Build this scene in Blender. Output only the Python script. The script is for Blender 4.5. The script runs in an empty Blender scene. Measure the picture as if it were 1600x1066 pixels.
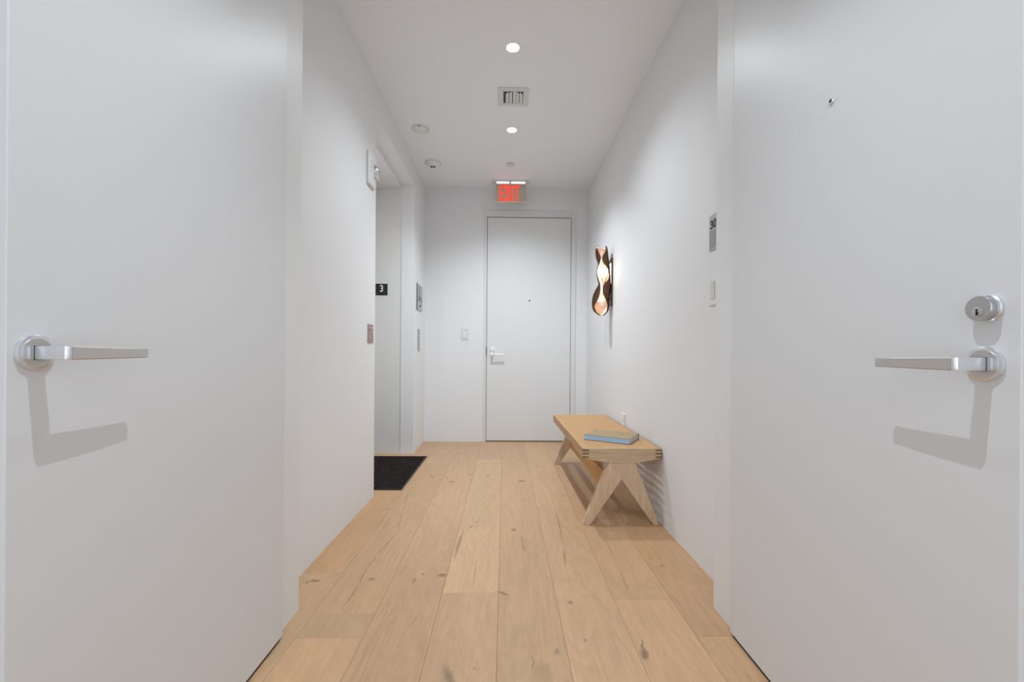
import bpy, bmesh, math, random
from mathutils import Vector, Matrix, Euler
random.seed(7)
R = math.radians
C = bpy.context.scene.collection

# ------------------------------------------------------------------ camera
cam_d = bpy.data.cameras.new('camera')
cam_d.sensor_width = 36.0
cam_d.lens = 670.0 / 1600.0 * 36.0
cam_d.shift_y = 20.75 / 1600.0
cam_d.clip_start = 0.02
cam = bpy.data.objects.new('camera', cam_d)
C.objects.link(cam)
cam.location = (0, 0, 0.94)
cam.rotation_euler = (Matrix.Rotation(R(-0.975), 3, 'Z') @ Matrix.Rotation(R(90), 3, 'X') @ Matrix.Rotation(R(0.423), 3, 'Z')).to_euler()
bpy.context.scene.camera = cam

# ------------------------------------------------------------------ world (daylight of the apartment behind the open doors)
w = bpy.data.worlds.new('world'); bpy.context.scene.world = w
w.use_nodes = True
bg = w.node_tree.nodes['Background']
bg.inputs[0].default_value = (0.83, 0.915, 1.0, 1)
bg.inputs[1].default_value = 1.6

vs = bpy.context.scene.view_settings
vs.view_transform = 'Standard'; vs.look = 'None'; vs.gamma = 1.0; vs.use_curve_mapping = False
vs.exposure = 0.15
LIGHT_W = 72.0          # watts of each ceiling downlight

# ------------------------------------------------------------------ measures
XL, XR, YF, HC = -0.855, 0.880, 4.602, 2.718
DL, DR = -0.721, 0.765          # faces of the two open doors
Y0 = -1.9                       # rear edge of the foyer we stand in
FX = 1.02                       # half width of the foyer
PW, PO = 0.2219, -0.0172        # plank width and seam offset
NX = -1.30                      # lift door plane inside the niche

# ------------------------------------------------------------------ material helpers
def mat(name, color=(.8, .8, .8), rough=.5, metal=0., noise=None, bump=None, emit=None, emit_s=1., spec=.5, trans=0., coat=0.):
    m = bpy.data.materials.new(name); m.use_nodes = True
    nt = m.node_tree; n = nt.nodes; l = nt.links
    b = n['Principled BSDF']
    b.inputs['Base Color'].default_value = (*color, 1)
    b.inputs['Roughness'].default_value = rough
    b.inputs['Metallic'].default_value = metal
    b.inputs['Specular IOR Level'].default_value = spec
    b.inputs['Transmission Weight'].default_value = trans
    b.inputs['Coat Weight'].default_value = coat
    tc = n.new('ShaderNodeTexCoord')
    if noise:                                   # (scale xyz, amount)
        mp = n.new('ShaderNodeMapping'); mp.inputs['Scale'].default_value = noise[0]
        nz = n.new('ShaderNodeTexNoise'); nz.inputs['Scale'].default_value = 1.; nz.inputs['Detail'].default_value = 5
        l.new(tc.outputs['Object'], mp.inputs['Vector']); l.new(mp.outputs[0], nz.inputs['Vector'])
        mx = n.new('ShaderNodeMix'); mx.data_type = 'RGBA'
        a = noise[1]
        mx.inputs[6].default_value = (*[max(0, c * (1 - a)) for c in color], 1)
        mx.inputs[7].default_value = (*[min(1, c * (1 + a)) for c in color], 1)
        l.new(nz.outputs['Fac'], mx.inputs[0]); l.new(mx.outputs[2], b.inputs['Base Color'])
    if bump:                                    # (scale xyz, strength, distance)
        mp2 = n.new('ShaderNodeMapping'); mp2.inputs['Scale'].default_value = bump[0]
        nz2 = n.new('ShaderNodeTexNoise'); nz2.inputs['Scale'].default_value = 1.; nz2.inputs['Detail'].default_value = 3
        l.new(tc.outputs['Object'], mp2.inputs['Vector']); l.new(mp2.outputs[0], nz2.inputs['Vector'])
        bp = n.new('ShaderNodeBump'); bp.inputs['Strength'].default_value = bump[1]; bp.inputs['Distance'].default_value = bump[2]
        l.new(nz2.outputs['Fac'], bp.inputs['Height']); l.new(bp.outputs[0], b.inputs['Normal'])
    if emit:
        b.inputs['Emission Color'].default_value = (*emit, 1); b.inputs['Emission Strength'].default_value = emit_s
    return m

M = {}
M['wall'] = mat('wall_paint', (.85, .858, .868), .75, noise=((1.3, 1.3, 1.3), .012), bump=((160, 160, 160), .06, .002))
M['ceil'] = mat('ceiling_paint', (.92, .94, .965), .85, noise=((1.1, 1.1, 1.1), .012), bump=((120, 120, 120), .05, .002))
M['door'] = mat('door_paint', (.74, .75, .762), .38, noise=((2, 2, 2), .01), bump=((220, 220, 220), .05, .001))
M['jamb'] = mat('jamb_paint', (.82, .83, .83), .38, bump=((200, 200, 200), .04, .001))
M['fardoor'] = mat('far_door_paint', (.80, .81, .815), .45, noise=((6, 6, .6), .02))
M['frame'] = mat('frame_paint', (.78, .78, .78), .45)
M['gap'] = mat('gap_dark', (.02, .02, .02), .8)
M['subfloor'] = mat('subfloor', (.10, .06, .035), .8)
M['seam'] = mat('gap_grey', (.16, .16, .16), .8)
M['chrome'] = mat('satin_chrome', (.78, .80, .83), .30, metal=1., bump=((40, 400, 400), .05, .0005))
M['nickel'] = mat('brushed_nickel', (.62, .61, .60), .36, metal=1.)
M['dark_nickel'] = mat('dark_nickel', (.50, .50, .52), .30, metal=1.)
M['whitemetal'] = mat('bright_handle', (.93, .94, .95), .30, metal=.3)
M['plastic'] = mat('white_plastic', (.85, .85, .84), .4)
M['plastic2'] = mat('offwhite_plastic', (.74, .74, .73), .45)
M['black'] = mat('black_plate', (.012, .012, .012), .4)
M['white'] = mat('white_print', (.9, .9, .9), .5)
M['grey_sign'] = mat('grey_sign', (.42, .42, .41), .5)
M['grey_sign2'] = mat('grey_sign_light', (.52, .52, .51), .5)
M['dark_print'] = mat('dark_print', (.045, .045, .045), .5)
M['steel'] = mat('steel_plate', (.50, .49, .48), .42, metal=.8)
M['pink_steel'] = mat('rosy_steel_plate', (.42, .30, .28), .38, metal=.7, noise=((30, 30, 8), .25))
M['cane'] = mat('woven_cane', (.82, .54, .29), .55, noise=((60, 60, 60), .16))
M['book_cover'] = mat('book_cover', (.40, .29, .15), .5, noise=((14, 14, 14), .25))
M['book_spine'] = mat('book_spine', (.20, .12, .08), .5)
M['gilt'] = mat('blue_page_edge', (.45, .70, .98), .5, noise=((3, 3, 240), .10))
M['pages'] = mat('grey_page_edge', (.55, .60, .70), .6, noise=((3, 3, 240), .10))
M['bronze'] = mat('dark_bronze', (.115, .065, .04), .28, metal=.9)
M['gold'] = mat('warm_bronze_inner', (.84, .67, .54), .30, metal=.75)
M['led'] = mat('led_strip', (1, .9, .75), .4, emit=(1, .88, .74), emit_s=2.2)
M['led2'] = mat('led_back_strip', (1, .95, .9), .4, emit=(1, .90, .76), emit_s=2.5)
M['lens'] = mat('downlight_lens', (1, 1, 1), .4, emit=(1, .985, .96), emit_s=45)
M['trimring'] = mat('trim_ring', (.85, .85, .84), .5)
M['exit_red'] = mat('exit_red', (.75, .03, .01), .5, emit=(1., .045, .015), emit_s=.95)
M['exit_glow'] = mat('exit_edge', (.9, .4, .35), .4, emit=(1, .35, .28), emit_s=.35)
M['acrylic'] = mat('exit_acrylic', (.56, .49, .40), .3)
M['exit_metal'] = mat('exit_canopy', (.66, .66, .66), .4, metal=.2)
M['exit_lamp'] = mat('exit_lamp_strip', (.9, .9, .9), .4, emit=(1, 1, 1), emit_s=.7)
M['lift'] = mat('lift_door_paint', (.66, .66, .65), .45)
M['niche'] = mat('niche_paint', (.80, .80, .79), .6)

def mat_mat():
    m = mat('doormat_rubber', (.01, .008, .007), 1.)
    nt = m.node_tree; n = nt.nodes; l = nt.links; b = n['Principled BSDF']
    b.inputs['Specular IOR Level'].default_value = .2
    tc = n.new('ShaderNodeTexCoord'); nz = n.new('ShaderNodeTexNoise'); nz.inputs['Scale'].default_value = 55; nz.inputs['Detail'].default_value = 3
    l.new(tc.outputs['Object'], nz.inputs['Vector'])
    r = n.new('ShaderNodeValToRGB'); r.color_ramp.elements[0].position = .52; r.color_ramp.elements[0].color = (.008, .006, .006, 1)
    r.color_ramp.elements[1].position = .72; r.color_ramp.elements[1].color = (.05, .032, .026, 1)
    l.new(nz.outputs['Fac'], r.inputs[0]); l.new(r.outputs[0], b.inputs['Base Color'])
    bp = n.new('ShaderNodeBump'); bp.inputs['Strength'].default_value = .6; bp.inputs['Distance'].default_value = .004
    l.new(nz.outputs['Fac'], bp.inputs['Height']); l.new(bp.outputs[0], b.inputs['Normal'])
    return m
M['mat'] = mat_mat()

def wood(name, base, dark, sx, sy, sz, rough=.45, use_obj=False):
    """grain runs along the axis with the small scale"""
    m = mat(name, base, rough)
    nt = m.node_tree; n = nt.nodes; l = nt.links; b = n['Principled BSDF']
    b.inputs['Specular IOR Level'].default_value = .35
    tc = n.new('ShaderNodeTexCoord'); mp = n.new('ShaderNodeMapping'); mp.inputs['Scale'].default_value = (sx, sy, sz)
    l.new(tc.outputs['Object'], mp.inputs['Vector'])
    nz = n.new('ShaderNodeTexNoise'); nz.inputs['Scale'].default_value = 1; nz.inputs['Detail'].default_value = 6; nz.inputs['Distortion'].default_value = .6
    l.new(mp.outputs[0], nz.inputs['Vector'])
    r = n.new('ShaderNodeValToRGB')
    r.color_ramp.elements[0].position = .30; r.color_ramp.elements[0].color = (*dark, 1)
    r.color_ramp.elements[1].position = .66; r.color_ramp.elements[1].color = (*base, 1)
    l.new(nz.outputs['Fac'], r.inputs[0]); l.new(r.outputs[0], b.inputs['Base Color'])
    bp = n.new('ShaderNodeBump'); bp.inputs['Strength'].default_value = .12; bp.inputs['Distance'].default_value = .001
    l.new(nz.outputs['Fac'], bp.inputs['Height']); l.new(bp.outputs[0], b.inputs['Normal'])
    return m
M['oak_x'] = wood('bench_oak_across', (.68, .50, .33), (.52, .37, .235), 5, 60, 70)
M['oak_y'] = wood('bench_oak_along', (.56, .35, .17), (.43, .25, .11), 60, 4, 70)
M['oak_z'] = wood('bench_oak_leg', (.74, .55, .38), (.60, .43, .28), 55, 55, 6)
M['endgrain'] = wood('bench_end_grain', (.30, .17, .10), (.20, .11, .065), 90, 90, 90)
M['rail'] = wood('bench_rail_oak', (.62, .33, .12), (.46, .24, .08), 60, 3, 60)

# knots and cracks of the planks: x, y, half width, half length, turn in degrees
KNOTS = [(0.447,1.342,0.014,0.030,10,.75),(0.452,1.375,.004,.040,14,.7),(-0.154,1.245,0.016,0.06,-22,.6),(-0.261,1.825,0.020,0.016,0,.8),
 (-0.22,2.126,0.010,0.17,2,.55),(0.172,1.355,0.010,0.018,0,.45),(0.132,3.177,0.034,0.030,20,.6),(0.056,2.296,0.018,0.020,30,.65),
 (-0.775,1.78,0.026,0.012,10,.75),(-0.80,1.77,0.010,0.012,0,.6),(-0.546,1.794,0.016,0.015,-20,.6),(0.255,1.621,0.010,0.014,0,.6),
 (0.092,1.308,0.004,0.039,4,.5),(-0.002,1.687,0.030,0.010,35,.55),(-0.368,1.779,0.008,0.02,0,.5),(-0.339,1.835,0.007,0.01,0,.6),
 (-0.176,2.338,0.008,0.016,0,.6),(-0.150,2.40,0.006,0.014,0,.5),(-0.086,1.283,0.005,0.006,0,.5),(-0.704,2.607,0.009,0.02,0,.5),
 (0.097,2.126,0.004,0.105,-3,.45),(0.309,2.37,0.005,0.24,2,.5),(0.285,1.99,0.006,0.09,6,.5),(0.712,1.905,0.012,0.016,20,.5),
 (-0.26,3.342,0.016,0.026,0,.45),(-0.125,3.326,0.020,0.022,0,.45),(-0.386,3.157,0.030,0.030,30,.45),(-0.43,3.26,.016,.03,10,.35),(-0.549,3.287,0.012,0.07,-30,.4),
 (-0.122,1.824,0.003,0.124,0,.4),(0.274,1.41,0.007,0.010,0,.5),(0.274,3.616,0.010,0.030,0,.35),
 (-.625,2.76,.004,.20,-8,.35),(-.578,2.41,.004,.14,-8,.4),(-.570,2.14,.004,.14,8,.5),(-.590,1.95,.004,.055,8,.5),(-.590,1.82,.004,.08,-4,.5),(-.586,1.66,.004,.09,2,.45),
 (.517,2.10,.003,.17,0,.35),(.505,1.79,.003,.14,5,.35),(-.312,1.51,.004,.05,15,.35),(-.645,2.35,.004,.20,0,.3),(-.646,2.05,.004,.13,2,.3),
 (.40,2.86,.02,.05,0,.2),(.12,1.26,.03,.05,0,.2),(-.41,3.55,.02,.03,0,.3),(-.02,3.9,.03,.02,0,.35),(.66,2.9,.02,.03,0,.4),(-.11,2.62,.006,.012,0,.5),(-.13,2.58,.005,.01,0,.5)]

def plank_material():
    m = mat('oak_plank', (.6, .45, .3), .42)
    nt = m.node_tree; n = nt.nodes; l = nt.links; b = n['Principled BSDF']
    b.inputs['Specular IOR Level'].default_value = .4
    geo = n.new('ShaderNodeNewGeometry'); oi = n.new('ShaderNodeObjectInfo')
    # per plank shift of the grain
    mul = n.new('ShaderNodeVectorMath'); mul.operation = 'SCALE'; mul.inputs[0].default_value = (7.3, 11.1, 3.7)
    l.new(oi.outputs['Random'], mul.inputs[3])
    add = n.new('ShaderNodeVectorMath'); add.operation = 'ADD'
    l.new(geo.outputs['Position'], add.inputs[0]); l.new(mul.outputs[0], add.inputs[1])
    def noise(scale, detail, dist):
        mp = n.new('ShaderNodeMapping'); mp.inputs['Scale'].default_value = scale
        nz = n.new('ShaderNodeTexNoise'); nz.inputs['Scale'].default_value = 1; nz.inputs['Detail'].default_value = detail; nz.inputs['Distortion'].default_value = dist
        l.new(add.outputs[0], mp.inputs['Vector']); l.new(mp.outputs[0], nz.inputs['Vector'])
        return nz
    grain = noise((120, 2.6, 1), 7, 1.1)
    fig = noise((7, 1.1, 1), 2, 1.1)
    big = noise((2.2, .7, 1), 2, .3)
    # cathedral figure: bands from a stretched distorted noise
    band = n.new('ShaderNodeMath'); band.operation = 'MULTIPLY'; band.inputs[1].default_value = 46
    l.new(fig.outputs['Fac'], band.inputs[0])
    sn = n.new('ShaderNodeMath'); sn.operation = 'SINE'; l.new(band.outputs[0], sn.inputs[0])
    def val(inp, a, b_, lo, hi):
        r = n.new('ShaderNodeMapRange'); r.inputs[1].default_value = a; r.inputs[2].default_value = b_; r.inputs[3].default_value = lo; r.inputs[4].default_value = hi
        l.new(inp, r.inputs[0]); return r.outputs[0]
    f1 = val(grain.outputs['Fac'], .3, .7, .935, 1.04)
    f2 = val(sn.outputs[0], -1, 1, .955, 1.02)
    f3 = val(big.outputs['Fac'], .3, .7, .93, 1.05)
    def mulm(a, b_):
        q = n.new('ShaderNodeMath'); q.operation = 'MULTIPLY'; l.new(a, q.inputs[0]); l.new(b_, q.inputs[1]); return q.outputs[0]
    mot = noise((34, 12, 1), 5, 1.2)
    f = mulm(mulm(mulm(f1, f2), f3), val(mot.outputs['Fac'], .3, .7, .945, 1.04))
    # knots
    dn = n.new('ShaderNodeTexNoise'); dn.inputs['Scale'].default_value = 48; dn.inputs['Detail'].default_value = 3
    l.new(geo.outputs['Position'], dn.inputs['Vector'])
    ds = n.new('ShaderNodeVectorMath'); ds.operation = 'SUBTRACT'; ds.inputs[1].default_value = (.5, .5, .5); l.new(dn.outputs['Color'], ds.inputs[0])
    dd = n.new('ShaderNodeVectorMath'); dd.operation = 'MULTIPLY'; dd.inputs[1].default_value = (.020, .034, 0); l.new(ds.outputs[0], dd.inputs[0])
    pos = n.new('ShaderNodeVectorMath'); pos.operation = 'ADD'; l.new(geo.outputs['Position'], pos.inputs[0]); l.new(dd.outputs[0], pos.inputs[1])
    cur = None
    for x, y, a, bl, rot, s in KNOTS:
        mp = n.new('ShaderNodeMapping'); mp.vector_type = 'TEXTURE'
        mp.inputs['Location'].default_value = (x, y, 0); mp.inputs['Rotation'].default_value = (0, 0, R(-rot)); mp.inputs['Scale'].default_value = (a, bl, 1e3)
        l.new(pos.outputs[0], mp.inputs['Vector'])
        ln = n.new('ShaderNodeVectorMath'); ln.operation = 'LENGTH'; l.new(mp.outputs[0], ln.inputs[0])
        v = val(ln.outputs['Value'], .35, 1.2, min(1, s * 1.15), 0)
        if cur is None: cur = v
        else:
            q = n.new('ShaderNodeMath'); q.operation = 'MAXIMUM'; l.new(cur, q.inputs[0]); l.new(v, q.inputs[1]); cur = q.outputs[0]
    # small pores everywhere
    pore = noise((60, 14, 1), 4, .2)
    pm = val(pore.outputs['Fac'], .70, .78, 0, .35)
    q = n.new('ShaderNodeMath'); q.operation = 'MAXIMUM'; l.new(cur, q.inputs[0]); l.new(pm, q.inputs[1]); cur = q.outputs[0]
    sc = n.new('ShaderNodeVectorMath'); sc.operation = 'SCALE'; l.new(oi.outputs['Color'], sc.inputs[0]); l.new(f, sc.inputs[3])
    mx = n.new('ShaderNodeMix'); mx.data_type = 'RGBA'
    mx.inputs[7].default_value = (.21, .135, .085, 1)
    l.new(cur, mx.inputs[0]); l.new(sc.outputs[0], mx.inputs[6]); l.new(mx.outputs[2], b.inputs['Base Color'])
    bp = n.new('ShaderNodeBump'); bp.inputs['Strength'].default_value = .10; bp.inputs['Distance'].default_value = .001
    l.new(grain.outputs['Fac'], bp.inputs['Height']); l.new(bp.outputs[0], b.inputs['Normal'])
    return m
M['plank'] = plank_material()

# ------------------------------------------------------------------ geometry helpers
class MB:
    def __init__(s): s.bm = bmesh.new()
    def box(s, a, b, bev=0., seg=2):
        bm = bmesh.new()
        bmesh.ops.create_cube(bm, size=1)
        for v in bm.verts:
            v.co = Vector((a[i] + (v.co[i] + .5) * (b[i] - a[i]) for i in range(3)))
        if bev: bmesh.ops.bevel(bm, geom=bm.edges[:], offset=bev, segments=seg, profile=.5, affect='EDGES')
        return s._add(bm)
    def _add(s, bm, mtx=None):
        if mtx: bmesh.ops.transform(bm, matrix=mtx, verts=bm.verts[:])
        bmesh.ops.recalc_face_normals(bm, faces=bm.faces[:])
        me = bpy.data.meshes.new('tmp'); bm.to_mesh(me); bm.free(); s.bm.from_mesh(me); bpy.data.meshes.remove(me)
        return s
    def lathe(s, prof, center, axis='Z', n=40, cap=True):
        """prof: list of (radius, height) spun round the axis through center"""
        bm = bmesh.new(); rings = []
        for r, h in prof:
            rings.append([bm.verts.new((r * math.cos(2 * math.pi * k / n), r * math.sin(2 * math.pi * k / n), h)) for k in range(n)] if r > 1e-6 else [bm.verts.new((0, 0, h))])
        for A, B in zip(rings, rings[1:]):
            for k in range(n):
                k2 = (k + 1) % n
                if len(A) == 1 and len(B) == 1: continue
                if len(A) == 1: bm.faces.new((A[0], B[k], B[k2]))
                elif len(B) == 1: bm.faces.new((A[k], A[k2], B[0]))
                else: bm.faces.new((A[k], A[k2], B[k2], B[k]))
        if cap and len(rings[0]) > 1: bm.faces.new(rings[0][::-1])
        if cap and len(rings[-1]) > 1: bm.faces.new(rings[-1])
        rot = {'Z': Matrix(), '-Z': Matrix.Rotation(math.pi, 4, 'X'), 'X': Matrix.Rotation(math.pi / 2, 4, 'Y'), '-X': Matrix.Rotation(-math.pi / 2, 4, 'Y'), '-Y': Matrix.Rotation(math.pi / 2, 4, 'X')}[axis]
        return s._add(bm, Matrix.Translation(center) @ rot)
    def prism(s, pts, lo, hi, axis='Y', bev=0.):
        """polygon in the two other axes, extruded along axis from lo to hi"""
        bm = bmesh.new()
        def P(p, h): return {'Y': (p[0], h, p[1]), 'X': (h, p[0], p[1]), 'Z': (p[0], p[1], h)}[axis]
        A = [bm.verts.new(P(p, lo)) for p in pts]; B = [bm.verts.new(P(p, hi)) for p in pts]
        bm.faces.new(A); bm.faces.new(B[::-1])
        for k in range(len(pts)):
            k2 = (k + 1) % len(pts); bm.faces.new((A[k], B[k], B[k2], A[k2]))
        bmesh.ops.recalc_face_normals(bm, faces=bm.faces[:])
        if bev: bmesh.ops.bevel(bm, geom=bm.edges[:], offset=bev, segments=2, profile=.5, affect='EDGES')
        return s._add(bm)
    def build(s, name, m, parent=None, loc=(0, 0, 0), smooth=False, **tags):
        me = bpy.data.meshes.new(name); s.bm.to_mesh(me); s.bm.free()
        o = bpy.data.objects.new(name, me); me.materials.append(M[m] if isinstance(m, str) else m)
        C.objects.link(o); o.location = loc
        if parent: o.parent = parent
        if smooth:
            for p in me.polygons: p.use_smooth = True
            me.set_sharp_from_angle(angle=R(35))
        for k, v in tags.items(): o[k] = v
        return o
def box(a, b, bev=0.): return MB().box(a, b, bev)
def thing(name, loc, label, category, group=None, rotz=0):
    o = bpy.data.objects.new(name, None); o.empty_display_size = .05; C.objects.link(o); o.location = loc; o.rotation_euler = (0, 0, rotz)
    o['label'] = label; o['category'] = category
    if group: o['group'] = group
    return o
def text(name, body, m, parent, loc, rot, size, xs=1., depth=.0008, bold=0.):
    cu = bpy.data.curves.new('t', 'FONT'); cu.body = body; cu.size = size; cu.extrude = depth; cu.offset = bold; cu.align_x = 'CENTER'; cu.align_y = 'CENTER'
    t = bpy.data.objects.new('t', cu); C.objects.link(t)
    bpy.context.view_layer.update()
    me = bpy.data.meshes.new_from_object(t.evaluated_get(bpy.context.evaluated_depsgraph_get()))
    bpy.data.objects.remove(t); bpy.data.curves.remove(cu)
    me.transform(Matrix.Rotation(rot[2], 4, 'Z') @ Matrix.Rotation(rot[0], 4, 'X') @ Matrix.Diagonal((xs, 1, 1, 1)))
    me.materials.clear(); me.materials.append(M[m])
    o = bpy.data.objects.new(name, me); C.objects.link(o); o.parent = parent; o.location = loc
    return o

# ------------------------------------------------------------------ the setting
def struct(name, mb, m): return mb.build(name, m, kind='structure')
floor = struct('floor', box((-1.62, Y0, -.16), (1.2, 4.75, -.0185)), 'subfloor')
JOINTS = {-3: [1.845, 4.0], -2: [1.424, 1.554, 3.69], -1: [1.897, 4.035], 0: [1.690, 3.835], 1: [.98, 3.083], 2: [.50, 2.637], 3: [1.641, 3.80], 4: [1.424, 3.05], 5: [1.2, 3.2], -4: [.9, 3.0], -5: [1.4, 3.55], -6: [.7, 2.9]}
# row k spans x from PO + (k-1)*PW to PO + k*PW  (row 0 is just left of the middle seam)
TONE = {(0, 1): (1.07, 1.10, 1.06), (1, 1): (.97, .96, .93), (1, 2): (1.0, 1.0, .97), (0, 0): (.97, .95, .95), (-1, 0): (.96, .93, .93), (-1, 1): (1.0, .98, .97), (-2, 2): (1.0, .97, .93),
        (-2, 0): (1.02, .98, .95), (-2, 1): (.93, .93, .93), (-3, 1): (.97, .90, .82), (2, 1): (1.02, 1.0, .98), (2, 2): (1.05, 1.05, 1.0), (3, 0): (.99, .95, .93), (3, 1): (.98, .95, .92), (4, 1): (.95, .89, .84), (4, 0): (1.0, .97, .93), (1, 0): (.96, .95, .94)}
BASE = (.625, .408, .236)
for k in range(-6, 6):
    x0, x1 = PO + (k - 1) * PW, PO + k * PW
    x0, x1 = max(x0, -1.60), min(x1, 1.15)
    if x1 - x0 < .03: continue
    js = JOINTS[k][:]
    js = [j for j in (js[0] - 2.16, ) if j > Y0] + js
    ys = [Y0] + js + [4.74]
    off = 1 if (JOINTS[k][0] - 2.16) > Y0 else 0
    for i, (a, b) in enumerate(zip(ys, ys[1:])):
        if k <= -4 and b < 2.9 and x1 < -FX - .05: continue
        e = .0003
        o = MB().box((x0 + e, a + e, -.018), (x1 - e, b - e, 0), .0007, 1).build('plank', 'plank', floor)
        t = TONE.get((k, i - off)) or tuple(random.uniform(.95, 1.03) for _ in range(1)) * 3
        o.color = (*[BASE[c] * t[c] for c in range(3)], 1)

T = .14
# left corridor wall with the lift opening
NY0, NY1, NH = 2.835, 4.045, 2.516
wl = MB(); wl.box((XL - .12, 1.575, 0), (XL, NY0, HC)); wl.box((XL - .12, NY1, 0), (XL, YF, HC)); wl.box((XL - .12, NY0, NH), (XL, NY1, HC))
struct('wall_left', wl, 'wall')
struct('wall_right', box((XR, 1.585, 0), (XR + .12, YF, HC)), 'wall')
# back wall with the doorway
FX0, FX1, FZ = -.226, .757, 2.482       # outer frame
wb = MB(); wb.box((-1.62, YF, 0), (FX0, YF + .12, HC)); wb.box((FX1, YF, 0), (XR + .12, YF + .12, HC)); wb.box((FX0, YF, FZ), (FX1, YF + .12, HC))
struct('wall_back', wb, 'wall')
# niche in front of the lift
struct('wall_niche', box((-1.62, NY1 + .008, 0), (XL - .12, NY1 + .12, HC)), 'niche')
struct('wall_niche_near', box((-1.62, NY0 - .12, 0), (XL - .12, NY0, HC)), 'wall')
struct('wall_lift', box((NX - .12, NY0, 0), (NX, NY1 + .01, HC)), 'niche')
struct('trim_1', box((NX, NY0, 2.492), (XL - .12, NY1 + .01, HC)), 'wall')
d4 = struct('door_4', box((NX, 2.98, 0.003), (NX + .02, 3.90, 2.1), .002), 'lift')
box((NX + .02, 3.437, .01), (NX + .0215, 3.443, 2.09)).build('door_seam', 'gap', d4)
# entry wall with the double doorway we look through
struct('wall_entry', MB().box((-FX - .12, 1.464, 0), (-.79, 1.575, HC)).box((.83, 1.47, 0), (FX + .12, 1.585, HC)).box((-.79, 1.464, 2.52), (.83, 1.575, HC)), 'wall')
struct('trim_2', box((-.79, 1.462, 0), (-.744, 1.577, 2.47), .002), 'jamb')
struct('trim_3', box((.785, 1.468, 0), (.83, 1.587, 2.47), .002), 'jamb')
struct('trim_4', box((-.79, 1.464, 2.47), (.83, 1.577, 2.52), .002), 'jamb')
struct('wall_foyer_left', box((-FX - .12, Y0, 0), (-FX, 1.464, HC)), 'wall')
struct('wall_foyer_right', box((FX, Y0, 0), (FX + .12, 1.47, HC)), 'wall')
# ceiling with real holes for the downlights and the vent is kept as one slab; the fittings are set into rings below it
struct('ceiling', box((-1.62, Y0, HC), (1.2, 4.75, HC + .12)), 'ceil')

# ------------------------------------------------------------------ far door
tr = MB()
tr.box((FX0, YF - .012, 0), (-.1985, YF + .1, FZ), .002); tr.box((.7085, YF - .012, 0), (FX1, YF + .1, FZ), .002); tr.box((-.1985, YF - .012, 2.413), (.7085, YF + .1, FZ), .002)
struct('trim_5', tr, 'frame')
d3 = struct('door_3', box((-.1935, YF + .004, .012), (.7045, YF + .05, 2.407), .0015), 'fardoor')
box((-.1985, YF + .014, 0), (.7085, YF + .018, 2.413)).build('door_gap', 'seam', d3)
box((-.2005, YF - .0135, .925), (-.1945, YF + .005, 1.02)).build('strike_plate', 'gap', d3)
h3 = MB().lathe([(.0, .012), (.022, .012), (.025, .009), (.026, 0)], (-.135, YF + .004, .936), '-Y').build('door_handle', 'whitemetal', d3, smooth=True)
lv = MB(); lv.lathe([(.010, 0), (.010, .05)], (-.135, YF - .006, .936), '-Y', 20); lv.box((-.146, YF - .064, .928), (.0, YF - .050, .946), .004)
lv.build('lever', 'whitemetal', h3, smooth=True)
db = MB().lathe([(.0, .014), (.020, .014), (.025, .010), (.026, 0)], (-.132, YF + .004, .990), '-Y').build('deadbolt', 'whitemetal', d3, smooth=True)
box((-.137, YF - .0125, .980), (-.127, YF - .0095, 1.0), .002).build('thumb_turn', 'steel', db)
MB().lathe([(.0, .003), (.008, .003), (.009, 0)], (.262, YF + .004, 1.517), '-Y', 20).build('peephole', 'dark_print', d3)

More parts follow.
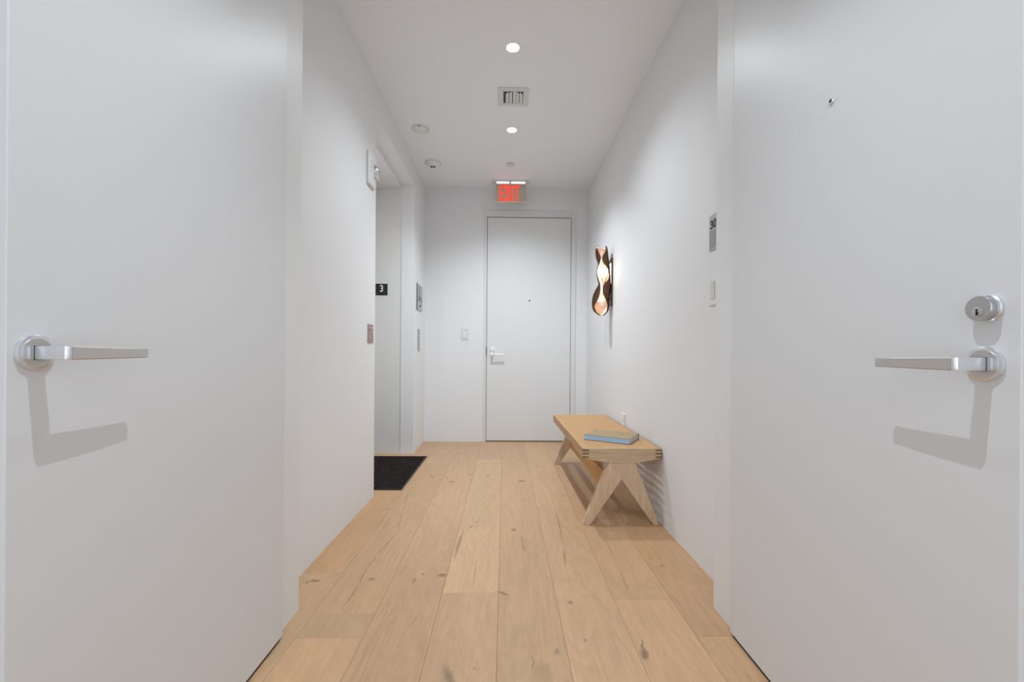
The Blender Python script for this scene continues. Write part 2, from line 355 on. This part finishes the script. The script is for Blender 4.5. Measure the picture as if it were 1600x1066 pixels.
# ------------------------------------------------------------------ the two open doors beside the camera
def open_door(name, face, side, y0, y1, rose_y, rose_z, tip_y, deadbolt=None, peep=None):
    """side: +1 when the visible face looks to +x"""
    xb = face - side * .045
    d = struct(name, box((min(face, xb), y0, .012), (max(face, xb), y1, 2.43), .0015), 'door')
    box((min(face - side * .006, face - side * .039), y0 + .01, .0005), (max(face - side * .006, face - side * .039), y1 - .01, .0122)).build('under_door_shade', 'gap', d)  # black strip under the leaf: shade of the gap put into colour
    ax = 'X' if side > 0 else '-X'
    h = MB().lathe([(.0, .0062), (.0252, .0062), (.0270, .0052), (.0276, .0030), (.0276, 0)], (face, rose_y, rose_z), ax, 48).build('door_handle', 'chrome', d, smooth=True, label='satin chrome round rose and lever')
    MB().lathe([(.0, .0065), (.0222, .0065), (.0228, .0058)], (face, rose_y, rose_z), ax, 48).build('rose_plate', 'nickel', h, smooth=True)
    # neck: a flat bar out of the rose, turning into the arm
    X = lambda q: face + side * q
    nk = MB().prism([(X(.005), rose_y - .011), (X(.0580), rose_y - .011), (X(.0625), rose_y - .0070), (X(.0625), rose_y - .0040), (X(.0525), rose_y - .0040), (X(.0525), rose_y + .012), (X(.005), rose_y + .012)], rose_z - .0105, rose_z + .0105, 'Z', .0012)
    nk.build('neck', 'chrome', h, smooth=True)
    MB().prism([(X(.0120), rose_y - .0113), (X(.0130), rose_y - .0113), (X(.0130), rose_y + .0123), (X(.0120), rose_y + .0123)], rose_z - .0110, rose_z + .0110, 'Z').build('neck_groove', 'dark_print', h)
    # arm: tapered bar along the door
    bm = bmesh.new()
    st = [(rose_y - .0042, .0525, .0629, .0106), (rose_y + .05, .0530, .0622, .0099), (rose_y + .10, .0528, .0612, .0090), (tip_y - .002, .0525, .0600, .0082), (tip_y, .0532, .0592, .0074)]
    rings = []
    for y, a, b, hz in st:
        c = .0018
        rings.append([bm.verts.new((X(p), y, rose_z + q)) for p, q in ((a + c, -hz), (b - c, -hz), (b, -hz + c), (b, hz - c), (b - c, hz), (a + c, hz), (a, hz - c), (a, -hz + c))])
    for A, B in zip(rings, rings[1:]):
        for k in range(8): bm.faces.new((A[k], A[(k + 1) % 8], B[(k + 1) % 8], B[k]))
    bm.faces.new(rings[0]); bm.faces.new(rings[-1])
    m = MB(); m._add(bm); m.build('lever', 'nickel', h, smooth=True)
    if deadbolt:
        y, z = deadbolt
        b = MB().lathe([(.0215, 0), (.0215, .004), (.0200, .0055), (.0185, .0055), (.0185, .008)], (face, y, z), ax, 48).build('deadbolt', 'chrome', d, smooth=True)
        MB().lathe([(.0192, .008), (.0196, .009), (.0196, .017), (.0186, .0185), (0, .0185)], (face, y, z), ax, 48).build('cylinder', 'dark_nickel', b, smooth=True)
        MB().lathe([(.0078, .0185), (.0078, .0195), (.0068, .0200), (0, .0200)], (face, y, z - .006), ax, 32).build('key_plug', 'nickel', b, smooth=True)
        kh = MB(); kh.box((min(X(.0199), X(.0206)), y - .0012, z - .0115), (max(X(.0199), X(.0206)), y + .0012, z - .0010)); kh.box((min(X(.0199), X(.0206)), y - .0026, z - .0100), (max(X(.0199), X(.0206)), y + .0002, z - .0065))
        kh.build('keyhole', 'black', b)
    if peep:
        y, z = peep
        pp = MB().lathe([(.0075, 0), (.0075, .003), (.0065, .0045), (.0045, .0045)], (face, y, z), ax, 28).build('peephole', 'chrome', d, smooth=True)
        MB().lathe([(.0047, .0044), (.003, .0052), (0, .0056)], (face, y, z), ax, 20).build('glass', 'black', pp, smooth=True)
    return d
open_door('door_1', DL, +1, .632, 1.420, .669, .937, .808)
open_door('door_2', DR, -1, .622, 1.432, .668, .930, .806, deadbolt=(.665, 1.018), peep=(.995, 1.541))

# ------------------------------------------------------------------ ceiling fittings
def downlight(x, y, label, grp='recessed ceiling downlights', power=1., cone=124, tilt=0.):
    t = thing('downlight', (x, y, HC), label, 'light', grp)
    # ring and a shallow recessed lens
    MB().lathe([(.036, 0), (.041, 0), (.041, .0012), (.039, .002), (.036, .002)], (0, 0, 0), '-Z', 48, False).build('trim_ring', 'trimring', t, smooth=True)
    MB().lathe([(.0, .0012), (.036, .0012), (.036, .0)], (0, 0, 0), '-Z', 48).build('lens', 'lens', t)
    ld = bpy.data.lights.new('downlight_beam', 'SPOT'); ld.energy = LIGHT_W * power; ld.color = (.86, .93, 1.); ld.shadow_soft_size = .007
    ld.spot_size = R(cone); ld.spot_blend = 1.
    lo = bpy.data.objects.new('lamp', ld); C.objects.link(lo); lo.parent = t; lo.location = (0, 0, -.010); lo.rotation_euler = (R(tilt), 0, 0)
    return t
downlight(.034, 2.484, 'bright round ceiling downlight nearer the camera, above the air vent in the photo', power=.66, cone=138)
downlight(.043, 3.397, 'smaller looking round ceiling downlight between the air vent and the exit sign', power=1.2, tilt=10)
downlight(.005, .52, 'ceiling downlight over the near side of the open double doors, out of view', power=.95, cone=104)

downlight(-1.10, 3.35, 'unseen lamp added in the lift niche ceiling to brighten the niche', power=.10, cone=150).location.z = 2.492  # added lamp, never in view, lifts the brightness of the niche wall
v = thing('air_vent', (.046, 2.958, HC), 'small square white ceiling air vent with dark slots between two downlights', 'vent')
fr = MB()
H_ = .104
fr.box((-H_, -H_, -.006), (-.068, H_, 0), .0015); fr.box((.068, -H_, -.006), (H_, H_, 0), .0015)
fr.box((-.068, -H_, -.006), (.068, -.066, 0), .0015); fr.box((-.068, .072, -.006), (.068, H_, 0), .0015)
fr.build('frame', 'plastic2', v)
box((-.068, -.066, -.0012), (.068, .072, -.0002)).build('duct', 'black', v)
for cx, lean, cut in ((-.042, .008, .030), (-.018, .005, .016), (.008, .0, .008), (.030, -.006, .022), (.054, -.010, .034)):
    f = MB()
    f.prism([(cx - .010, -.064 + (cut if lean > 0 else .0)), (cx + .010, -.064 + (cut if lean < 0 else .0)), (cx + .010, .071), (cx - .010, .071)], -.0055, -.0035, 'Z')
    f.build('slat', 'plastic2', v)

s1 = thing('ceiling_sensor', (-.679, 3.400, HC), 'flat round white ceiling disc with a small dark notch, nearer than the smoke detector', 'detector')
MB().lathe([(.070, 0), (.072, .002), (.066, .004), (.052, .005), (.048, .003), (.0, .003)], (0, 0, 0), '-Z', 48).build('base', 'plastic2', s1, smooth=True)
MB().lathe([(.050, .003), (.044, .0075), (.0, .010)], (0, 0, 0), '-Z', 48).build('cover', 'plastic', s1, smooth=True)
box((-.013, -.050, -.0065), (.013, -.041, -.0045)).build('slot', 'dark_print', s1)
s2 = thing('smoke_detector', (-.677, 4.000, HC), 'domed round white smoke detector with dark vents at its tip', 'detector')
MB().lathe([(.076, 0), (.078, .004), (.070, .012), (.060, .014), (.0, .014)], (0, 0, 0), '-Z', 48).build('base', 'plastic2', s2, smooth=True)
MB().lathe([(.060, .014), (.052, .026), (.040, .036), (.032, .040), (.0, .040)], (0, 0, 0), '-Z', 48).build('dome', 'plastic', s2, smooth=True)
MB().lathe([(.028, .040), (.022, .050), (.014, .053), (.0, .053)], (0, 0, 0), '-Z', 32).build('chamber', 'plastic', s2, smooth=True)
for dx in (-.012, .012): box((dx - .009, -.0262, -.0525), (dx + .009, -.012, -.0445), .001).build('slot', 'black', s2)
sp = thing('sprinkler_cover', (.037, 4.016, HC), 'tiny flat white sprinkler cover plate on the ceiling before the exit sign', 'sprinkler')
MB().lathe([(.036, .003), (.038, .004), (.038, .007), (.036, .0085), (.0, .0085)], (0, 0, 0), '-Z', 40).build('plate', 'plastic2', sp, smooth=True)
MB().lathe([(.030, 0), (.030, .004)], (0, 0, 0), '-Z', 32).build('cup', 'seam', sp)

# exit sign
ex = thing('exit_sign', (.050, 4.400, HC), 'red lettered EXIT sign on a clear panel hanging from the ceiling above the far door', 'sign')
box((-.192, -.035, -.018), (.194, .035, 0), .003).build('canopy', 'plastic2', ex)
box((-.150, -.037, -.046), (.150, .016, -.018), .003).build('housing', 'exit_metal', ex)
box((-.146, -.040, -.040), (-.018, -.0365, -.022)).build('lamp_strip', 'exit_lamp', ex)
box((.004, -.040, -.040), (.146, -.0365, -.022)).build('lamp_strip', 'exit_lamp', ex)
box((-.155, -.008, -.216), (.158, -.001, -.044), .001).build('panel', 'acrylic', ex)
box((-.155, -.0085, -.2185), (.158, -.0005, -.2155)).build('lit_edge', 'exit_glow', ex)
zt, zb = -.052, -.206
def letter(polys):
    m = MB()
    for p in polys: m.prism(p, -.0115, -.0078, 'Y')
    m.build('letter', 'exit_red', ex)
def rect(a, b, c, d): return [(a, c), (b, c), (b, d), (a, d)]
x = -.116
letter([rect(x, x + .017, zb, zt), rect(x + .017, x + .050, zt - .020, zt), rect(x + .017, x + .044, (zt + zb) / 2 - .010, (zt + zb) / 2 + .010), rect(x + .017, x + .050, zb, zb + .020)])
x = -.060; mzz = (zt + zb) / 2
letter([[(x, zt), (x + .018, zt), (x + .0245, mzz + .02), (x + .031, zt), (x + .049, zt), (x + .034, mzz), (x + .049, zb), (x + .031, zb), (x + .0245, mzz - .02), (x + .018, zb), (x, zb), (x + .015, mzz)]])
letter([rect(.000, .019, zb, zt)])
x = .030
letter([rect(x + .021, x + .039, zb, zt - .019), rect(x, x + .060, zt - .019, zt)])

# ------------------------------------------------------------------ left wall fittings
fs = thing('fire_strobe', (XL, 2.700, 2.085), 'white fire alarm horn strobe high on the left wall edge', 'alarm')
b_ = MB(); b_.box((0, -.060, -.100), (.022, .072, .104), .0105, 4); b_.build('housing', 'plastic', fs, smooth=True)
MB().lathe([(.030, .0), (.030, .018), (.024, .026), (.0, .028)], (.021, .046, .010), 'X', 28).build('strobe_lens', 'chrome', fs, smooth=True)
box((.018, .012, -.034), (.040, .078, -.022), .003).build('lens_guard', 'plastic2', fs)
box((.018, .012, .034), (.040, .078, .046), .003).build('lens_guard', 'plastic2', fs)
for z in (.040, .022, .004, -.014): MB().lathe([(.0045, 0), (.0045, .0012)], (.0215, -.036, z), 'X', 12).build('sound_hole', 'dark_print', fs)
kp = thing('key_switch_plate', (XL, 2.735, 1.065), 'small rosy metal key switch plate on the left wall beside the lift opening', 'switch')
box((0, -.052, -.058), (.006, .052, .058), .0015).build('plate', 'pink_steel', kp)
MB().lathe([(.012, 0), (.012, .004), (0, .004)], (.006, 0, .030), 'X', 20).build('key_cylinder', 'nickel', kp, smooth=True)
for z in (-.048, .050): MB().lathe([(.003, 0), (.003, .001), (0, .001)], (.006, 0, z), 'X', 10).build('screw', 'dark_print', kp)

fl = thing('floor_number_plate', (-1.157, NY1 + .008, 1.540), 'small black square floor plate with a white number 3 in the lift niche', 'sign')
box((-.060, -.004, -.054), (.051, 0, .054), .001).build('plate', 'black', fl)
text('number', '3', 'white', fl, (-.004, -.0045, .006), (math.pi / 2, 0, 0), .088, .85, bold=.0012)

es = thing('stair_notice', (XL, 4.262, 1.495), 'grey notice with dark pictograms and tiny print on the wall between lift and corner', 'sign')
box((0, -.135, -.125), (.010, .135, .125), .001).build('plate', 'grey_sign2', es)
box((.0098, -.137, -.127), (.0125, -.112, .127)).build('border', 'dark_print', es)
for i in range(7): box((.010, -.06, .100 - i * .017), (.0108, .070 - (i % 3) * .02, .104 - i * .017)).build('print_line', 'dark_print', es)
box((.010, -.110, -.036), (.0108, .125, -.028)).build('print_bar', 'dark_print', es)
MB().prism([(-.050, -.020), (.0, -.020), (.0, -.004), (-.018, -.004), (-.018, .010), (-.050, .010)], .010, .0108, 'X').build('pictogram', 'dark_print', es)
MB().prism([(.030, -.020), (.070, -.020), (.070, .002), (.050, .012), (.030, .002)], .010, .0108, 'X').build('pictogram', 'dark_print', es)
MB().prism([(-.020, -.100), (.0, -.075), (.030, -.070), (.060, -.050), (.060, -.066), (.030, -.092), (.0, -.100)], .010, .0108, 'X').build('pictogram', 'dark_print', es)
cb = thing('lift_call_panel', (XL, 4.262, 1.073), 'narrow upright brushed metal lift call panel below the grey notice', 'switch')
box((0, -.050, -.110), (.005, .050, .110), .0015).build('plate', 'steel', cb)
MB().lathe([(.016, 0), (.016, .004), (0, .004)], (.005, 0, .0), 'X', 24).build('call_button', 'nickel', cb, smooth=True)

# far wall switch
sw = thing('light_switch', (-.431, YF, 1.150), 'white light switch on the far wall left of the door', 'switch')
box((-.040, -.006, -.062), (.040, 0, .062), .002).build('plate', 'plastic2', sw)
box((-.017, -.010, -.034), (.017, -.006, .034), .0015).build('rocker', 'plastic', sw)
# right wall
us = thing('unit_number_sign', (XR, 1.755, 1.462), 'small grey ribbed apartment number plaque on the right wall by the door jamb', 'sign')
box((-.005, -.075, -.075), (0, .075, .075), .001).build('plate', 'grey_sign2', us)
text('number', '30', 'dark_print', us, (-.0055, .037, .032), (math.pi / 2, 0, -math.pi / 2), .050, 1.1, bold=.0012)
for i in range(9): box((-.0068, -.070, -.066 + i * .0088), (-.005, .068, -.0625 + i * .0088)).build('rib', 'grey_sign', us)
s3 = thing('light_switch', (XR, 1.790, 1.216), 'white light switch on the right wall below the apartment number plaque', 'switch')
box((-.006, -.037, -.062), (0, .037, .062), .002).build('plate', 'plastic', s3)
box((-.010, -.017, -.036), (-.006, .017, .036), .0015).build('rocker', 'plastic2', s3)
ou = thing('wall_outlet', (XR, 3.130, .450), 'white wall outlet low on the right wall just above the bench', 'outlet')
box((-.010, -.038, -.060), (0, .038, .060), .002).build('plate', 'plastic', ou)
for z in (.020, -.020): box((-.013, -.016, z - .014), (-.010, .016, z + .014), .002).build('socket', 'plastic', ou)

# ------------------------------------------------------------------ sconce
YC = 3.53
sc = thing('wall_sconce', (XR, YC, 1.545), 'lit sculptural bronze wall sconce of folded wavy metal', 'lamp')
rows = [(385, 931.5, 934, 945, 946.5), (392, 929.5, 933.5, 945.5, 948), (403, 931, 938, 940.5, 948.5), (411, 933.5, 937, 942, 950), (419, 932, 933.5, 948.5, 951), (428, 931.5, 932.5, 951, 952),
        (436, 933, 934.5, 950, 952.5), (444, 934.5, 937, 944, 952.5), (452, 930.5, 937.5, 941.5, 952), (460, 927, 936.5, 942.5, 951), (468, 925.2, 934.5, 946, 950.5), (478, 925, 928.5, 949, 950.5), (486, 928, 931, 947.5, 949), (492, 936, 938, 941, 943)]
def cr(p0, p1, p2, p3, t):
    return .5 * ((2 * p1) + (-p0 + p2) * t + (2 * p0 - 5 * p1 + 4 * p2 - p3) * t * t + (-p0 + 3 * p1 - 3 * p2 + p3) * t ** 3)
def spline(pts, n):
    out = []
    for i in range(len(pts) - 1):
        P = [Vector(pts[max(0, i - 1)]), Vector(pts[i]), Vector(pts[i + 1]), Vector(pts[min(len(pts) - 1, i + 2)])]
        for k in range(n): out.append(cr(*P, k / n))
    out.append(Vector(pts[-1])); return out
K = YC / 670.
lv_rows = []
for y, l_, a, b_x, r_ in rows:
    z = .94 - (y - 554) * K - 1.545
    fx = lambda p, d=0.: (p - 788.4) * (YC + d) / 670. - XR
    dz = max(.25, 1 - max(0, (y - 482) / 12)) * (1 if y > 390 else .8)
    lv_rows.append(([fx(a, -.048 * dz), -.048 * dz, z], [fx(l_, -.036 * dz) + .003, -.036 * dz, z], [fx(l_), -.006, z], [fx(l_) + .010, .034 * dz, z], [(fx(l_) + fx(r_)) / 2, .052 * dz, z],
                    [fx(r_) - .004, .036 * dz, z], [fx(r_), .0, z], [fx(r_) - .002, -.030 * dz, z], [fx(b_x, -.05 * dz), -.050 * dz, z]))
cols = [spline([rw[c] for rw in lv_rows], 4) for c in range(9)]
grid = [spline([cols[c][i] for c in range(9)], 4) for i in range(len(cols[0]))]
bm = bmesh.new()
V = [[bm.verts.new(p) for p in g] for g in grid]
for i in range(len(V) - 1):
    for k in range(len(V[0]) - 1): bm.faces.new((V[i][k], V[i][k + 1], V[i + 1][k + 1], V[i + 1][k]))
me = bpy.data.meshes.new('shade'); bm.to_mesh(me); bm.free()
# outer skin dark, inner skin golden: solidify gives the two sides
sh = bpy.data.objects.new('shade', me); C.objects.link(sh); sh.parent = sc
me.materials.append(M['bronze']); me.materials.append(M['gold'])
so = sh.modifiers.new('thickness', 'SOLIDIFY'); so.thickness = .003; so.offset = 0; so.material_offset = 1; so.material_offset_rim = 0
for p in me.polygons: p.use_smooth = True
box((-.012, -.035, -.20), (0, .035, .19), .003).build('backplate', 'bronze', sc)
for z in (-.14, .12): box((-.040, -.008, z - .008), (-.012, .008, z + .008), .001).build('bracket', 'bronze', sc)
def P3(px, py, dy): return Vector(((px - 788.4) * (YC + dy) / 670. - XR, dy, .94 - (py - 554) * (YC + dy) / 670. - 1.545))
def sweep(name, pts, w, t, m):
    path = spline([list(p) for p in pts], 5); bm = bmesh.new(); rg = []
    for p in path: rg.append([bm.verts.new(p + Vector(q)) for q in ((-w, -t, 0), (w, -t, 0), (w, t, 0), (-w, t, 0))])
    for A, B in zip(rg, rg[1:]):
        for k in range(4): bm.faces.new((A[k], A[(k + 1) % 4], B[(k + 1) % 4], B[k]))
    bm.faces.new(rg[0]); bm.faces.new(rg[-1]); mm = MB(); mm._add(bm); return mm.build(name, m, sc, smooth=True)
sweep('light_strip', [P3(938.5, 404, -.010), P3(935.5, 414, -.018), P3(935.0, 424, -.022), P3(936.5, 434, -.022), P3(939.5, 445, -.018), P3(939.5, 458, -.012), P3(938.5, 466, -.008)], .0055, .003, 'led')
sweep('inner_fold', [P3(943, 410, -.004), P3(947.5, 419, -.010), P3(949.5, 427, -.014), P3(946.5, 436, -.020), P3(942.5, 446, -.026), P3(943, 458, -.020), P3(948, 467, -.014)], .0022, .014, 'bronze')
sweep('bowl_rim', [P3(929.5, 470, -.030), P3(934, 472.5, -.040), P3(940, 472.5, -.042), P3(946, 469.5, -.034), P3(950, 466, -.020)], .002, .0035, 'bronze')
box((-.0135, -.026, -.02), (-.012, .026, .15)).build('back_light', 'led2', sc)
pl = bpy.data.lights.new('sconce_glow', 'POINT'); pl.energy = .55; pl.color = (1, .86, .70); pl.shadow_soft_size = .01
po = bpy.data.objects.new('lamp', pl); C.objects.link(po); po.parent = sc; po.location = (-.075, .012, .10)
pl = bpy.data.lights.new('sconce_glow', 'POINT'); pl.energy = .14; pl.color = (1, .86, .70); pl.shadow_soft_size = .008
po = bpy.data.objects.new('lamp', pl); C.objects.link(po); po.parent = sc; po.location = (-.095, .012, -.13)
MB().lathe([(.007, 0), (.007, .012), (.003, .014)], (-.030, -.040, -.145), '-Y', 16).build('knob', 'bronze', sc, smooth=True)

# ------------------------------------------------------------------ mat
mt = thing('doormat', (-.975, 3.44, 0), 'dark brown black ribbed doormat in front of the lift', 'mat')
box((-.265, -.472, 0), (.265, .472, .007), .003).build('pile', 'mat', mt)
for a, b in (((-.275, -.482, 0), (-.265, .482, .0055)), ((.265, -.482, 0), (.275, .482, .0055)), ((-.265, -.482, 0), (.265, -.472, .0055)), ((-.265, .472, 0), (.265, .482, .0055))):
    box(a, b).build('edge', 'black', mt)

# ------------------------------------------------------------------ bench
BX, BY, BL, BW, BZ = .4345, 2.355, 1.335, .438, .422
be = thing('bench', (BX, BY, 0), 'oak bench with woven cane seat and A shaped legs along the right wall', 'bench', rotz=R(.55))
belly = [(0, BZ), (0, .368), (.06, .3575), (.125, .3480), (.180, .3435), (.26, .3425), (.33, .3490), (.39, .3590), (BW, .367), (BW, BZ)]
ft = .030
MB().prism([(.012, BZ)] + [(.012, .366)] + belly[2:8] + [(BW - .012, .366), (BW - .012, BZ)], 0, ft, 'Y', .0015).build('end_beam', 'oak_x', be)
MB().prism([(.0, BZ)] + belly[1:9] + [(BW, BZ)], BL - ft, BL, 'Y', .0015).build('end_beam', 'oak_x', be)
box((0, .0015, .368), (.032, BL - ft, BZ), .0015).build('side_beam', 'oak_y', be)
box((BW - .032, .0015, .368), (BW, BL - ft, BZ), .0015).build('side_beam', 'oak_y', be)
for sx in (0, BW - .034):
    for i, zz in enumerate((BZ - .0085, BZ - .0265, BZ - .0455)):
        box((sx if sx else -.0006, -.0012, zz - .0045), (sx + .034 + (.0006 if sx else 0), .016, zz + .0045), .0004).build('joint_finger', 'endgrain', be)
# light fingers beside the dark ones (tails of the end beam)
for sx in (-.0004, BW - .0126):
    for zz in (BZ - .0175, BZ - .036): box((sx, -.0004, zz - .0042), (sx + .013, .010, zz + .0042)).build('joint_tail', 'oak_x', be)
# woven cane: slim strands both ways, one part
cn = MB()
pitch = .0137
x = .006
while x < BW - .008:
    cn.box((x, .004, BZ - .0006), (x + .0066, BL - .006, BZ + .0012)); x += pitch
y = .006
while y < BL - .006:
    cn.box((.003, y, BZ - .0001), (BW - .003, y + .0026, BZ + .0020)); y += pitch
cn.build('cane_seat', 'cane', be, kind='stuff', label='woven cane strands')
def afr(y0):
    h = .346
    g = BX
    L = [(.002, 0), (.044, 0), (.2165, .252), (.2165, h), (.147, h)]
    Rr = [(.2165, .252), (.396, 0), (.428, 0), (.292, h), (.2165, h)]
    MB().prism(L, y0, y0 + .036, 'Y', .0015).build('leg', 'oak_z', be)
    MB().prism(Rr, y0, y0 + .036, 'Y', .0015).build('leg', 'oak_z', be)
afr(.004); afr(BL - .044)
box((.138, .038, .155), (.158, BL - .042, .270), .002).build('stretcher', 'rail', be)
box((.205, .038, .305), (.228, BL - .042, .344), .002).build('under_rail', 'endgrain', be)

# ------------------------------------------------------------------ book on the bench
bx = [(0.487, 2.62), (0.588, 2.778), (0.838, 2.643), (0.725, 2.448)]
fl_, fr_ = Vector((.484, 2.600)), Vector((.722, 2.452))
u = (fr_ - fl_); L_ = u.length; ang = math.atan2(u.y, u.x)
D_ = .205
bk = thing('book', (fl_.x, fl_.y, BZ + .0022), 'thick hardback book with tan cover and blue page edges lying on the bench', 'book', rotz=ang)
box((0, 0, 0), (L_, D_, .0025), .0006).build('back_cover', 'book_spine', bk)
box((0, 0, .0305), (L_, D_, .033), .0006).build('front_cover', 'book_cover', bk)
box((0, D_ - .0028, .0025), (L_, D_, .0305), .0006).build('spine', 'book_spine', bk)
box((.003, .003, .0025), (L_ - .006, D_ - .003, .0305)).build('page_block', 'gilt', bk)
box((L_ - .006, .003, .0026), (L_ - .0035, D_ - .003, .0304)).build('page_end', 'pages', bk, label='greyish page ends')
